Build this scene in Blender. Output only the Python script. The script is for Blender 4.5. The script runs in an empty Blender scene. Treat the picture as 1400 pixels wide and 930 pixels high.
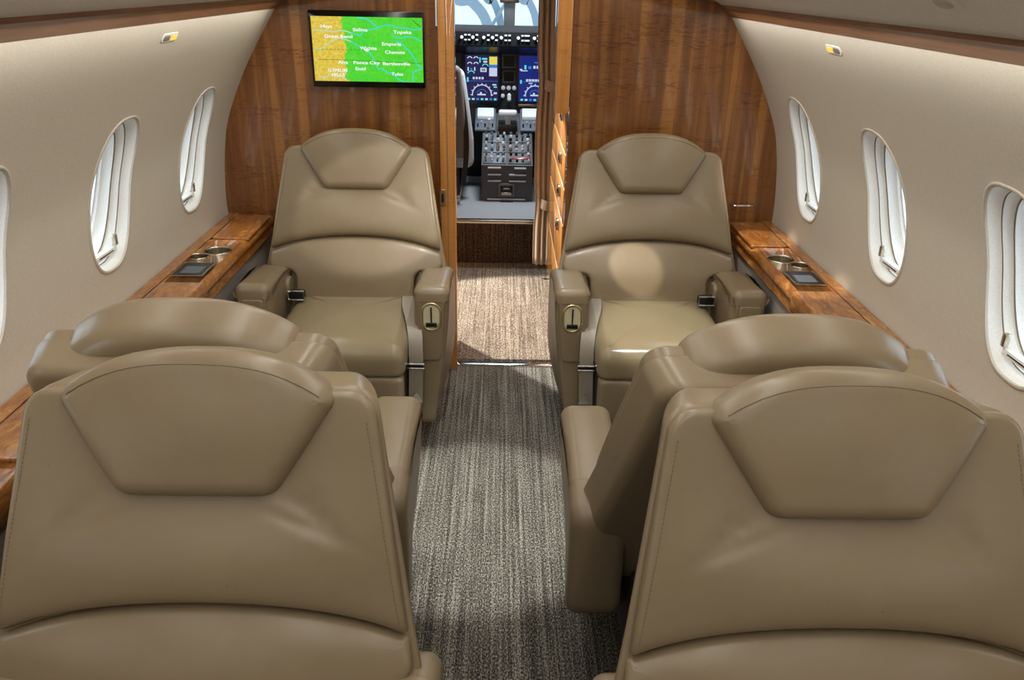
import bpy, bmesh, math, random
from mathutils import Matrix, Vector
random.seed(7)
R = math.radians
sc = bpy.context.scene
C = sc.collection

# ---------------------------------------------------------------- camera
cam_d = bpy.data.cameras.new('camera'); cam = bpy.data.objects.new('camera', cam_d); C.objects.link(cam)
cam_d.sensor_width = 36.0; cam_d.lens = 1100 / 1400 * 36.0; cam_d.clip_start = 0.02; cam_d.clip_end = 300
PITCH = math.atan(493 / 1100); YAW = math.atan(20 * math.cos(PITCH) / 1100)
cam.matrix_world = (Matrix.Translation((0, 0, 1.5)) @ Matrix.Rotation(-YAW, 4, 'Z') @
                    Matrix.Rotation(R(90) - PITCH, 4, 'X') @ Matrix.Rotation(R(1.15), 4, 'Z'))
sc.camera = cam
# ---------------------------------------------------------------- world, exposure
w = bpy.data.worlds.new('hangar_daylight'); sc.world = w; w.use_nodes = True
bg = w.node_tree.nodes['Background']; bg.inputs[0].default_value = (0.80, 0.91, 1.0, 1); bg.inputs[1].default_value = 3.0
sc.view_settings.view_transform = 'Standard'; sc.view_settings.look = 'None'
sc.view_settings.exposure = 0.0; sc.view_settings.gamma = 1.0; sc.view_settings.use_curve_mapping = False

def light(name, kind, loc, target, power, color=(1, 1, 1), **kw):
    d = bpy.data.lights.new(name, kind); d.energy = power; d.color = color
    for k, v in kw.items(): setattr(d, k, v)
    o = bpy.data.objects.new(name, d); C.objects.link(o); o.location = loc
    o.rotation_euler = (Vector(target) - Vector(loc)).to_track_quat('-Z', 'Y').to_euler()
    return o
WARM = (1.0, 0.90, 0.76); NEUT = (1.0, 0.965, 0.905); COOL = (0.97, 0.985, 0.97)
# cabin light strips set in the ceiling (long, along the cabin)
for sx in (-1, 1):
    def along(o):      # long side of a strip lamp runs along the cabin
        z = (o.rotation_euler.to_matrix() @ Vector((0, 0, 1))).normalized(); y = Vector((0, 1, 0)); x = y.cross(z).normalized()
        o.rotation_euler = Matrix((x, z.cross(x), z)).transposed().to_euler()
    o = light('cabin_strip_light', 'AREA', (sx * .30, .95, 1.765), (sx * .42, .95, .5), 16, NEUT, shape='RECTANGLE', size=.10, size_y=3.9); along(o)
    o = light('sidewall_wash_light', 'AREA', (sx * .735, .9, 1.405), (sx * 1.0, .9, .7), 5.0, NEUT, shape='RECTANGLE', size=.03, size_y=4.1); along(o)
# aisle downlight and reading lights, overhead and out of view, no fittings modelled
light('aisle_spot', 'SPOT', (-.05, 2.0, 1.79), (-.08, 2.02, 0), 125, COOL, spot_size=R(29), spot_blend=.35, shadow_soft_size=.02)
light('aisle_spot', 'SPOT', (.0, 2.45, 1.79), (.0, 2.5, 0), 26, COOL, spot_size=R(62), spot_blend=.6, shadow_soft_size=.015)  # extra spot added to bring highlights onto seat arms and cushions
light('reading_light', 'SPOT', (-.20, 1.75, 1.79), (.485, 2.70, .565), 120, NEUT, spot_size=R(6.2), spot_blend=.25, shadow_soft_size=.012)
light('reading_light', 'SPOT', (.45, 1.75, 1.60), (-.42, 2.76, .76), 50, NEUT, spot_size=R(17), spot_blend=.25, shadow_soft_size=.012)
light('reading_light', 'SPOT', (.60, 2.10, 1.49), (.935, 2.32, .66), 34, WARM, spot_size=R(16), spot_blend=.4, shadow_soft_size=.012)
light('reading_light', 'SPOT', (.60, 2.75, 1.49), (.935, 2.80, .66), 34, WARM, spot_size=R(16), spot_blend=.4, shadow_soft_size=.012)
light('reading_light', 'SPOT', (-.60, 2.5, 1.49), (-.93, 2.78, .66), 14, WARM, spot_size=R(16), spot_blend=.5, shadow_soft_size=.012)
light('reading_light', 'SPOT', (.55, 1.9, 1.53), (.52, 2.42, .45), 45, COOL, spot_size=R(22), spot_blend=.4, shadow_soft_size=.012)
# spot standing in for entry door daylight, and an unseen flight deck fill
light('entry_daylight_spot', 'SPOT', (-.78, 4.0, 1.78), (.15, 3.3, 0), 420, (1, .98, .94), spot_size=R(52), spot_blend=.15, shadow_soft_size=.02)
light('flight_deck_fill', 'AREA', (.03, 4.95, 1.62), (.03, 5.0, 0), 14, (.85, .93, 1), shape='DISK', size=.25)

# ---------------------------------------------------------------- materials
def srgb(r, g, b):
    f = lambda c: (c / 255 / 12.92) if c / 255 <= .04045 else ((c / 255 + .055) / 1.055) ** 2.4
    return (f(r), f(g), f(b), 1)
class NT:
    def __init__(s, name):
        s.m = bpy.data.materials.new(name); s.m.use_nodes = True; s.t = s.m.node_tree
        s.b = s.t.nodes['Principled BSDF']; s.out = s.t.nodes['Material Output']
    def n(s, typ, **kw):
        nd = s.t.nodes.new(typ)
        for k, v in kw.items():
            if k in nd.inputs.keys(): nd.inputs[k].default_value = v
            else: setattr(nd, k, v)
        return nd
    def l(s, a, b): s.t.links.new(a, b)
    def coords(s, scale, rot=(0, 0, 0)):
        tc = s.n('ShaderNodeTexCoord'); mp = s.n('ShaderNodeMapping'); mp.inputs['Scale'].default_value = scale
        mp.inputs['Rotation'].default_value = rot
        s.l(tc.outputs['Object'], mp.inputs['Vector']); return mp.outputs[0]
    def noise(s, vec, scale, detail=3, rough=.55, dist=0.):
        nd = s.n('ShaderNodeTexNoise'); nd.inputs['Scale'].default_value = scale; nd.inputs['Detail'].default_value = detail
        nd.inputs['Roughness'].default_value = rough; nd.inputs['Distortion'].default_value = dist
        s.l(vec, nd.inputs['Vector']); return nd.outputs['Fac']
    def ramp(s, fac, stops):
        nd = s.n('ShaderNodeValToRGB'); e = nd.color_ramp.elements
        while len(e) < len(stops): e.new(.5)
        for el, (p, c) in zip(e, stops): el.position = p; el.color = c
        s.l(fac, nd.inputs[0]); return nd.outputs[0]
    def mix(s, fac, a, b, mode='MIX'):
        nd = s.n('ShaderNodeMixRGB', blend_type=mode)
        for i, v in ((0, fac), (1, a), (2, b)):
            if hasattr(v, 'is_linked'): s.l(v, nd.inputs[i])
            else: nd.inputs[i].default_value = v
        return nd.outputs[0]
    def bump(s, h, strength, dist):
        nd = s.n('ShaderNodeBump'); nd.inputs['Strength'].default_value = strength; nd.inputs['Distance'].default_value = dist
        s.l(h, nd.inputs['Height']); s.l(nd.outputs[0], s.b.inputs['Normal'])
    def set(s, **kw):
        for k, v in kw.items():
            k = k.replace('_', ' ')
            if hasattr(v, 'is_linked'): s.l(v, s.b.inputs[k])
            else: s.b.inputs[k].default_value = v
        return s.m
def plain(name, col, rough=.5, metal=0., bump=0., scale=300, coat=0.):
    t = NT(name); v = t.coords((1, 1, 1)); n = t.noise(v, scale, 2)
    d = tuple(c * .88 for c in col[:3]) + (1,)
    t.set(Base_Color=t.ramp(n, [(.3, d), (.7, col)]), Roughness=rough, Metallic=metal)
    if coat: t.set(Coat_Weight=coat, Coat_Roughness=.05)
    if bump: t.bump(n, bump, .001)
    return t.m
def emit(name, col, s=1.0):
    t = NT(name); t.set(Base_Color=(0.01, .01, .01, 1), Emission_Color=col, Emission_Strength=s, Roughness=.3); return t.m
def leather(name, col, rough, var=.86):
    t = NT(name); v = t.coords((1, 1, 1))
    big = t.noise(v, 5, 3); fine = t.noise(v, 420, 2); mid = t.noise(v, 60, 4)
    c2 = tuple(c * var for c in col[:3]) + (1,)
    t.set(Base_Color=t.mix(.25, t.ramp(big, [(.3, c2), (.7, col)]), t.ramp(mid, [(.3, c2), (.7, col)])), Roughness=rough, Specular_IOR_Level=.5)
    t.set(Roughness=t.ramp(mid, [(.2, (rough - .07,) * 3 + (1,)), (.8, (rough + .07,) * 3 + (1,))]))
    nd = t.n('ShaderNodeMath', operation='ADD'); t.l(fine, nd.inputs[0]); t.l(mid, nd.inputs[1])
    t.bump(nd.outputs[0], .07, .0008); return t.m
def wood(name, dark, mid, light_, scale, fig, rot=(0, 0, 0), swirl=.6, figamt=.5, stripe=1., coat=1.0):
    # scale = stretch of the grain, fig = stretch of the cross figure
    t = NT(name); v = t.coords(scale, rot); v2 = t.coords(fig, rot); v3 = t.coords(tuple(c * .12 for c in fig), rot)
    a = t.noise(v, 1.0, 5, .6, swirl); b = t.noise(v, 4.2, 4, .65, swirl * .5); f = t.noise(v2, 1.0, 2, .5, 1.2); pt = t.noise(v3, 1.0, 2)
    base = t.ramp(a, [(.28, dark), (.46, mid), (.58, mid), (.66, light_)])
    base = t.mix(.38, base, t.ramp(b, [(.34, dark), (.50, mid), (.64, light_)]))
    if stripe:      # narrow pale bands of sapwood
        st = t.noise(v, 1.9, 1, .3, .1); base = t.mix(t.ramp(st, [(.60, (0, 0, 0, 1)), (.64, (.7 * stripe,) * 3 + (1,))]), base, light_)
    rip = t.ramp(f, [(.36, (.50, .42, .34, 1)), (.50, (1, 1, 1, 1))])
    amt = t.ramp(pt, [(.42, (0, 0, 0, 1)), (.60, (figamt,) * 3 + (1,))])
    base = t.mix(amt, base, rip, 'MULTIPLY')
    t.set(Base_Color=base, Roughness=.34, Coat_Weight=coat, Coat_Roughness=.025 if coat > .5 else .2, Specular_IOR_Level=.4); return t.m
def carpet(name, dark, mid, light_):
    t = NT(name); v = t.coords((300, 140, 140)); v2 = t.coords((120, 1.6, 1.6)); v3 = t.coords((14, 6, 6))
    a = t.noise(v, 1, 2, .6); b = t.noise(v2, 1, 2); c = t.noise(v3, 1, 2)
    m1 = t.n('ShaderNodeMath', operation='MULTIPLY_ADD'); t.l(b, m1.inputs[0]); m1.inputs[1].default_value = .42; t.l(a, m1.inputs[2])
    m2 = t.n('ShaderNodeMath', operation='MULTIPLY_ADD'); t.l(c, m2.inputs[0]); m2.inputs[1].default_value = .12; t.l(m1.outputs[0], m2.inputs[2])
    m3 = t.n('ShaderNodeMath', operation='MULTIPLY'); t.l(m2.outputs[0], m3.inputs[0]); m3.inputs[1].default_value = .65
    t.set(Base_Color=t.ramp(m3.outputs[0], [(.40, dark), (.50, mid), (.60, light_)]), Roughness=.95, Specular_IOR_Level=.1)
    t.bump(m3.outputs[0], .9, .004); return t.m

M = {}
M['leather'] = leather('tan_leather', srgb(137, 120, 94), .33)
M['leather_seat'] = leather('tan_leather_glossy', srgb(136, 122, 94), .22, .95)
M['seam'] = plain('seam_thread', srgb(122, 106, 82), .8)
M['shell'] = leather('seat_shroud_leather', srgb(132, 115, 90), .40)
M['frame'] = plain('seat_frame_brown', srgb(58, 48, 38), .6)
M['wall'] = plain('wall_cover', srgb(206, 198, 182), .62, 0, .25, 240)
M['psu'] = plain('headliner_grey', srgb(222, 219, 214), .6, 0, .1, 200)
M['white'] = plain('window_white', srgb(236, 234, 228), .28)
M['lip'] = plain('window_lip', srgb(186, 176, 160), .4)
M['wood'] = wood('figured_wood', srgb(84, 47, 19), srgb(122, 74, 33), srgb(166, 113, 54), (9, 9, .35), (24, 24, 130), figamt=.85)
M['wood_post'] = wood('lit_wood', srgb(184, 114, 50), srgb(206, 138, 68), srgb(224, 164, 96), (14, 14, .5), (30, 30, 150), figamt=.35)  # brightness of the lit door posts put into the wood colour
M['wood_ledge'] = wood('ledge_veneer', srgb(80, 44, 16), srgb(158, 98, 42), srgb(212, 156, 84), (11, 3.4, 11), (70, 16, 70), swirl=2.6, figamt=.6, stripe=0)
M['wood_trim'] = wood('trim_wood', srgb(84, 52, 28), srgb(116, 74, 42), srgb(146, 98, 60), (14, 1.2, 14), (90, 12, 90), stripe=0, coat=.25)
M['carpet'] = carpet('cabin_carpet', srgb(42, 39, 36), srgb(90, 86, 78), srgb(158, 152, 140))
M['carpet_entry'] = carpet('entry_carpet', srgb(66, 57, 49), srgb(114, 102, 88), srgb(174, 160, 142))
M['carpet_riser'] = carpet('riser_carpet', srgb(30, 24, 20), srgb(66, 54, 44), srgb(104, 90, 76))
M['cockpit_floor'] = plain('grey_floor', srgb(168, 170, 174), .7, 0, .2, 120)
M['grey_fabric'] = plain('grey_side_fabric', srgb(140, 133, 124), .8, 0, .4, 260)
M['steel'] = plain('brushed_metal', srgb(198, 190, 172), .22, 1.0)
M['brass'] = plain('champagne_metal', srgb(206, 192, 150), .28, .9)
M['chrome'] = plain('bright_metal', srgb(225, 225, 222), .1, 1.0)
M['black'] = plain('black_plastic', srgb(16, 16, 18), .35)
M['gloss_black'] = plain('screen_bezel_black', srgb(8, 8, 9), .18)
M['cream'] = plain('cream_plastic', srgb(205, 195, 160), .4)
M['belt'] = plain('belt_webbing', srgb(150, 140, 126), .55, 0, .5, 500)
M['curtain'] = plain('curtain_cloth', srgb(184, 166, 142), .8, 0, .3, 300)
M['panel'] = plain('instrument_panel_black', srgb(34, 36, 40), .5)
M['panel_grey'] = plain('control_panel_grey', srgb(92, 100, 110), .5)
M['ped'] = plain('pedestal_charcoal', srgb(80, 80, 82), .55)
M['glare'] = plain('glareshield_black', srgb(9, 9, 12), .95)
M['glare_under'] = plain('glareshield_blue_lip', srgb(22, 30, 52), .35)
M['seatgrey'] = plain('pilot_seat_grey', srgb(120, 114, 110), .7)
M['fleece'] = plain('sheepskin', srgb(205, 205, 208), .95, 0, 1, 90)
M['hangar'] = plain('hangar_white', srgb(215, 225, 232), .8)
M['hangar_rib'] = plain('hangar_rib_grey', srgb(120, 138, 152), .7)
M['ground'] = plain('hangar_floor', srgb(190, 198, 204), .6)
M['red'] = plain('red_window', srgb(120, 20, 24), .3)
M['knobwhite'] = plain('white_knob', srgb(226, 230, 232), .4)
M['amber'] = emit('amber_lamp', srgb(255, 190, 70), 1.4)
M['lampglass'] = emit('lamp_lens', (1, .95, .85, 1), 3.0)
M['text'] = emit('screen_white', (1, 1, 1, 1), .95)
M['river'] = emit('screen_cyan', srgb(70, 225, 205), .9)
M['riverpale'] = emit('screen_pale', srgb(205, 228, 190), .85)
M['mapline'] = emit('screen_line', srgb(40, 110, 20), .6)
M['s_navy'] = emit('display_navy', srgb(26, 26, 84), .8)
M['s_blue'] = emit('display_blue', srgb(22, 40, 130), .8)
M['s_yellow'] = emit('display_yellow', srgb(240, 225, 90), .9)
M['s_sky'] = emit('display_skyblue', srgb(60, 130, 220), .9)
M['s_pale'] = emit('display_pale', srgb(205, 215, 240), .9)
M['s_cyan'] = emit('display_cyan', srgb(90, 235, 225), .9)
def glassmat():
    t = NT('window_glass'); t.t.nodes.remove(t.b)
    tr = t.n('ShaderNodeBsdfTransparent'); tr.inputs[0].default_value = (.93, .96, .98, 1)
    gl = t.n('ShaderNodeBsdfGlossy'); gl.inputs['Roughness'].default_value = .02
    lw = t.n('ShaderNodeLayerWeight'); lw.inputs[0].default_value = .5; pw = t.n('ShaderNodeMath', operation='POWER'); pw.inputs[1].default_value = 4
    fr = t.n('ShaderNodeMath', operation='MULTIPLY_ADD'); fr.inputs[1].default_value = .5; fr.inputs[2].default_value = .03; mx = t.n('ShaderNodeMixShader')
    t.l(lw.outputs['Facing'], pw.inputs[0]); t.l(pw.outputs[0], fr.inputs[0]); t.l(fr.outputs[0], mx.inputs[0]); t.l(tr.outputs[0], mx.inputs[1]); t.l(gl.outputs[0], mx.inputs[2]); t.l(mx.outputs[0], t.out.inputs[0])
    return t.m
M['glass'] = glassmat()
def mapmat():
    t = NT('map_screen'); v = t.coords((1, 1, 1)); sep = t.n('ShaderNodeSeparateXYZ'); t.l(v, sep.inputs[0])
    n = t.noise(v, 22, 5, .7); n2 = t.noise(v, 90, 4, .7)
    m = t.n('ShaderNodeMath', operation='MULTIPLY_ADD'); t.l(n, m.inputs[0]); m.inputs[1].default_value = .10; t.l(sep.outputs[0], m.inputs[2])
    g = t.mix(.5, t.ramp(n2, [(.35, srgb(70, 205, 40)), (.65, srgb(104, 236, 66))]), t.ramp(n, [(.4, srgb(60, 215, 50)), (.6, srgb(96, 228, 60))]))
    y = t.ramp(n2, [(.35, srgb(214, 180, 52)), (.65, srgb(244, 220, 92))])
    f = t.n('ShaderNodeMath', operation='GREATER_THAN'); t.l(m.outputs[0], f.inputs[0]); f.inputs[1].default_value = -.512
    col = t.mix(f.outputs[0], y, g); t.set(Base_Color=(0, 0, 0, 1), Emission_Color=col, Emission_Strength=.92, Roughness=.15); return t.m
M['map'] = mapmat()

# ---------------------------------------------------------------- mesh helpers
def obj(name, verts, faces, mat, parent=None, sharp=40, smooth=True, label=None):
    me = bpy.data.meshes.new(name); me.from_pydata([tuple(v) for v in verts], [], faces); 
    bm = bmesh.new(); bm.from_mesh(me); bmesh.ops.remove_doubles(bm, verts=bm.verts, dist=1e-6)
    bmesh.ops.recalc_face_normals(bm, faces=bm.faces); bm.to_mesh(me); bm.free()
    if smooth:
        me.polygons.foreach_set('use_smooth', [True] * len(me.polygons)); me.set_sharp_from_angle(angle=R(sharp))
    me.materials.append(M[mat]); o = bpy.data.objects.new(name, me); C.objects.link(o)
    if parent: o.parent = parent
    if label: o['label'] = label
    return o
def tag(o, label, cat, group=None):
    o['label'] = label; o['category'] = cat
    if group: o['group'] = group
    return o
def struct(o, label=None):
    o['kind'] = 'structure'
    if label: o['label'] = label
    return o
def empty(name, loc=(0, 0, 0), rz=0):
    o = bpy.data.objects.new(name, None); C.objects.link(o); o.location = loc; o.rotation_euler = (0, 0, rz); o.empty_display_size = .05; return o
def grid(nu, nv, fn, closed_u=False):
    V = [fn(i / (nu - (0 if closed_u else 1)), j / (nv - 1)) for j in range(nv) for i in range(nu)]
    F = [(j * nu + i, j * nu + (i + 1) % nu, (j + 1) * nu + (i + 1) % nu, (j + 1) * nu + i) for j in range(nv - 1) for i in range(nu if closed_u else nu - 1)]
    return V, F
def join(*parts):
    V, F = [], []
    for v, f in parts:
        k = len(V); V += list(v); F += [tuple(i + k for i in q) for q in f]
    return V, F
def box(x0, x1, y0, y1, z0, z1, r=0., seg=2):
    bm = bmesh.new(); bmesh.ops.create_cube(bm, size=1)
    for v in bm.verts: v.co = Vector(((x0 + x1) / 2 + v.co.x * (x1 - x0), (y0 + y1) / 2 + v.co.y * (y1 - y0), (z0 + z1) / 2 + v.co.z * (z1 - z0)))
    if r: bmesh.ops.bevel(bm, geom=bm.edges[:], offset=r, segments=seg, profile=.5, affect='EDGES')
    bm.verts.index_update(); V = [tuple(v.co) for v in bm.verts]; F = [tuple(v.index for v in f.verts) for f in bm.faces]; bm.free(); return V, F
def extr(poly, a0, a1, axis='y'):
    # extrude polygon of (p, q): axis y -> (p, y, q); axis x -> (x, p, q); axis z -> (p, q, z)
    mk = {'y': lambda p, q, a: (p, a, q), 'x': lambda p, q, a: (a, p, q), 'z': lambda p, q, a: (p, q, a)}[axis]
    n = len(poly); V = [mk(p, q, a0) for p, q in poly] + [mk(p, q, a1) for p, q in poly]
    F = [tuple(range(n)), tuple(range(2 * n - 1, n - 1, -1))] + [(i, (i + 1) % n, n + (i + 1) % n, n + i) for i in range(n)]
    return V, F
def tube(path, rad, n=8, closed=False):
    P = [Vector(p) for p in path]; V = []; m = len(P)
    up = None
    for i, p in enumerate(P):
        t = (P[(i + 1) % m] - P[i - 1]) if closed else (P[min(i + 1, m - 1)] - P[max(i - 1, 0)]); t.normalize()
        if up is None: up = Vector((0, 0, 1)) if abs(t.z) < .9 else Vector((1, 0, 0))
        a = t.cross(up).normalized(); b = a.cross(t).normalized(); up = b
        rr = rad[i] if isinstance(rad, (list, tuple)) else rad
        V += [p + a * rr * math.cos(2 * math.pi * k / n) + b * rr * math.sin(2 * math.pi * k / n) for k in range(n)]
    F = [(i * n + k, i * n + (k + 1) % n, ((i + 1) % m) * n + (k + 1) % n, ((i + 1) % m) * n + k) for i in range(m if closed else m - 1) for k in range(n)]
    if not closed: F += [tuple(range(n)), tuple(range(m * n - 1, (m - 1) * n - 1, -1))]
    return V, F
def ribbon(path, widths, wdir, th):
    P = [Vector(p) for p in path]; V = []; m = len(P)
    for i, p in enumerate(P):
        t = (P[min(i + 1, m - 1)] - P[max(i - 1, 0)]).normalized(); d = Vector(wdir); d = (d - t * d.dot(t)).normalized(); nn = t.cross(d)
        w_ = widths / 2
        V += [p - d * w_ - nn * th / 2, p + d * w_ - nn * th / 2, p + d * w_ + nn * th / 2, p - d * w_ + nn * th / 2]
    F = [(i * 4 + k, i * 4 + (k + 1) % 4, i * 4 + 4 + (k + 1) % 4, i * 4 + 4 + k) for i in range(m - 1) for k in range(4)] + [(0, 1, 2, 3), tuple(range(4 * m - 1, 4 * m - 5, -1))]
    return V, F
def lathe(prof, n, cen, axis='z'):
    V = []
    for r_, h in prof:
        for k in range(n):
            a = 2 * math.pi * k / n; c, s = r_ * math.cos(a), r_ * math.sin(a)
            V.append((cen[0] + c, cen[1] + s, cen[2] + h) if axis == 'z' else ((cen[0] + c, cen[1] + h, cen[2] + s) if axis == 'y' else (cen[0] + h, cen[1] + c, cen[2] + s)))
    m = len(prof)
    F = [(j * n + k, j * n + (k + 1) % n, (j + 1) * n + (k + 1) % n, (j + 1) * n + k) for j in range(m - 1) for k in range(n)]
    F += [tuple(range(n)), tuple(range(m * n - 1, (m - 1) * n - 1, -1))]
    return V, F
def spline(pts, n):
    # Catmull-Rom through pts
    P = [Vector(p) for p in pts]; out = []
    P = [2 * P[0] - P[1]] + P + [2 * P[-1] - P[-2]]
    for i in range(1, len(P) - 2):
        for k in range(n):
            t = k / n; a, b, c, d = P[i - 1:i + 3]
            out.append(.5 * ((2 * b) + (c - a) * t + (2 * a - 5 * b + 4 * c - d) * t * t + (3 * b - a - 3 * c + d) * t ** 3))
    out.append(P[-2]); return out
def rpoly(pts, step=.012, k=7):
    # pts: (u, w, radius); returns closed rounded outline, subdivided
    n = len(pts); out = []
    for i, (u, w_, r_) in enumerate(pts):
        p = Vector((u, w_)); a = Vector(pts[i - 1][:2]) - p; b = Vector(pts[(i + 1) % n][:2]) - p
        la, lb = a.length, b.length; a.normalize(); b.normalize()
        if r_ <= 0: out.append(p); continue
        ang = math.acos(max(-1, min(1, a.dot(b)))); t = min(r_ / math.tan(ang / 2), la * .49, lb * .49); r2 = t * math.tan(ang / 2)
        if ang > R(176): out.append(p); continue
        c = p + (a + b).normalized() * (r2 / math.sin(ang / 2)); s = p + a * t - c; e = p + b * t - c
        tot = s.angle_signed(e)
        for q in range(k + 1):
            th = -tot * q / k; out.append(c + Vector((s.x * math.cos(th) - s.y * math.sin(th), s.x * math.sin(th) + s.y * math.cos(th))))
    res = []
    for i, p in enumerate(out):
        q = out[(i + 1) % len(out)]; m = max(1, int((q - p).length / step))
        res += [p.lerp(q, j / m) for j in range(m)]
    return res
def pillow(outline, T, r, mp, bulge=0., bulge_b=0., cen=None, rings=9, arc=5, rb=None):
    # closed cushion: outline (u,w), thickness T on axis v (front = -T/2), edge radius r; mp(u,w,v) -> xyz
    n = len(outline); O = [Vector(p) for p in outline]
    area = sum(O[i].x * O[(i + 1) % n].y - O[(i + 1) % n].x * O[i].y for i in range(n))
    if area < 0: O.reverse()
    rb = r if rb is None else rb
    N = []
    for i in range(n):
        t = (O[(i + 1) % n] - O[i - 1]).normalized(); N.append(Vector((-t.y, t.x)))
    c = Vector(cen) if cen else sum(O, Vector((0, 0))) / n
    V, F = [], []
    def side(sgn, r_, bl):
        rows = []
        for k in range(arc + 1):
            th = k / arc * math.pi / 2; ins = r_ * (1 - math.cos(th)); v = sgn * (T / 2 - r_ * (1 - math.sin(th)))
            rows.append([(O[i] + N[i] * ins, v) for i in range(n)])
        base = [q[0] for q in rows[-1]]
        for k in range(1, rings):
            rho = 1 - k / rings
            rows.append([(c + (b - c) * rho, sgn * (T / 2 + bl * (1 - rho * rho))) for b in base])
        st = len(V)
        for row in rows:
            for p, v in row: V.append(mp(p.x, p.y, v))
        V.append(mp(c.x, c.y, sgn * (T / 2 + bl)))
        for j in range(len(rows) - 1):
            for i in range(n):
                q = (st + j * n + i, st + j * n + (i + 1) % n, st + (j + 1) * n + (i + 1) % n, st + (j + 1) * n + i); F.append(q if sgn < 0 else q[::-1])
        l = st + (len(rows) - 1) * n; e = len(V) - 1
        for i in range(n): q = (l + i, l + (i + 1) % n, e); F.append(q if sgn < 0 else q[::-1])
        return st
    a = side(-1, r, bulge); b = side(1, rb, bulge_b)
    for i in range(n): F.append((a + (i + 1) % n, a + i, b + i, b + (i + 1) % n))
    return V, F

# ---------------------------------------------------------------- the shell of the cabin
YF = 3.05                                              # face of the front bulkhead
PROF = [(.93, -.01), (1.0, .2), (1.04, .45), (1.057, .667), (1.053, .776), (1.038, .902), (1.008, 1.023), (.925, 1.198), (.802, 1.394)]
PS = spline([(x, z, 0) for x, z in PROF], 10)
LEN = [0]
for i in range(1, len(PS)): LEN.append(LEN[-1] + (PS[i] - PS[i - 1]).length)
def prof(l):
    for i in range(1, len(PS)):
        if l <= LEN[i] or i == len(PS) - 1:
            t = (l - LEN[i - 1]) / (LEN[i] - LEN[i - 1]); p = PS[i - 1].lerp(PS[i], t); return p.x, p.y
def l_at_z(z):
    for i in range(1, len(PS)):
        if PS[i].y >= z: return LEN[i - 1] + (z - PS[i - 1].y) / (PS[i].y - PS[i - 1].y) * (LEN[i] - LEN[i - 1])
WP = .61; WY = [2.70 - WP * k for k in range(6)]               # window centres along the cabin
WL = l_at_z(.968); WH, WW = .208, .118
L0, L1 = WL - .29, WL + .27
def hole(k, grow=0., n=64):
    a = 2 * math.pi * k / n; c, s = math.cos(a), math.sin(a); e = 2 / 2.7
    return ((WW + grow) * math.copysign(abs(c) ** e, c), (WH + grow) * math.copysign(abs(s) ** e, s))
def rect_pt(k, n=64):
    # boundary of the block, matched to hole(k): 16 points per side, starting at middle of the right side
    y0, y1, b, t = -WP / 2, WP / 2, L0 - WL, L1 - WL; k = k % n; q = n // 4
    k2 = (k + q // 2) % n; s, f = k2 // q, (k2 % q) / q
    return [(y1, b + (t - b) * f), (y1 + (y0 - y1) * f, t), (y0, t + (b - t) * f), (y0 + (y1 - y0) * f, b)][s]
def wall(sx):
    V, F = [], []
    def P(y, l): x, z = prof(l); return (sx * x, y, z)
    n = 64
    for yc in WY:
        st = len(V); rows = 7
        for j in range(rows):
            t = j / (rows - 1)
            for k in range(n):
                h = hole(k); r_ = rect_pt(k); V.append(P(yc + h[0] + (r_[0] - h[0]) * t, WL + h[1] + (r_[1] - h[1]) * t))
        F += [(st + j * n + k, st + j * n + (k + 1) % n, st + (j + 1) * n + (k + 1) % n, st + (j + 1) * n + k) for j in range(rows - 1) for k in range(n)]
    ya = WY[-1] - WP / 2; yb = WY[0] + WP / 2; q = 16
    ys = [ya + (yb - ya) * i / (q * len(WY)) for i in range(q * len(WY) + 1)]
    for l0, l1, m in ((0, L0, 14), (L1, LEN[-1], 10)):
        v, f = grid(len(ys), m, lambda a, b: P(ys[round(a * (len(ys) - 1))], l0 + (l1 - l0) * b)); V, F = join((V, F), (v, f))
    for y0, y1 in ((-2.0, ya), (yb, YF + .0)):
        ls = [l0 + (l1 - l0) * i / m for l0, l1, m in ((0, L0, 13), (L0, L1, 16), (L1, LEN[-1], 9)) for i in range(m)] + [LEN[-1]]
        v, f = grid(2, len(ls), lambda a, b: P(y0 + (y1 - y0) * a, ls[round(b * (len(ls) - 1))])); V, F = join((V, F), (v, f))
    return V, F
for sx, nm in ((-1, 'left'), (1, 'right')):
    struct(obj('wall_' + nm, *wall(sx), 'wall', sharp=60), 'beige padded cabin side wall with a row of oval windows')
# headliner with the sloped service panels on both sides
CP = [(.765, 1.430), (.50, 1.572), (.47, 1.66), (.36, 1.755), (.2, 1.81), (0, 1.83)]
CPS = [(x, z) for x, z in CP] + [(-x, z) for x, z in CP[-2::-1]]
V, F = grid(len(CPS), 2, lambda a, b: (CPS[round(a * (len(CPS) - 1))][0], -2.0 + (YF + 2.0) * b, CPS[round(a * (len(CPS) - 1))][1]))
struct(obj('ceiling', V, F, 'psu', sharp=25), 'pale grey headliner with sloped panels above the windows')
for i, sx in enumerate((-1, 1)):
    pl = [(.803, 1.392), (.755, 1.424), (.762, 1.436), (.790, 1.432), (.815, 1.400)]
    struct(obj('trim_%d' % (i + 1), *extr([(sx * p, q) for p, q in pl], -2.0, YF), 'wood_trim', sharp=30), 'dark wood trim band along the top of the %s wall' % ('left', 'right')[i])
struct(obj('wall_rear', *box(-1.06, 1.06, -2.06, -2.0, 0, 1.84), 'wall'))
struct(obj('floor', *box(-.95, .95, -2.0, 3.068, -.03, 0), 'carpet'), 'brown grey ribbed aisle carpet')
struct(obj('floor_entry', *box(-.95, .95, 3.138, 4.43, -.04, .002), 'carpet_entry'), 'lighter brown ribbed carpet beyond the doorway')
struct(obj('trim_3', *box(-.95, .95, 3.068, 3.100, -.02, .008, .003), 'chrome'), 'bright metal threshold strip between the two carpets')
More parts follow.
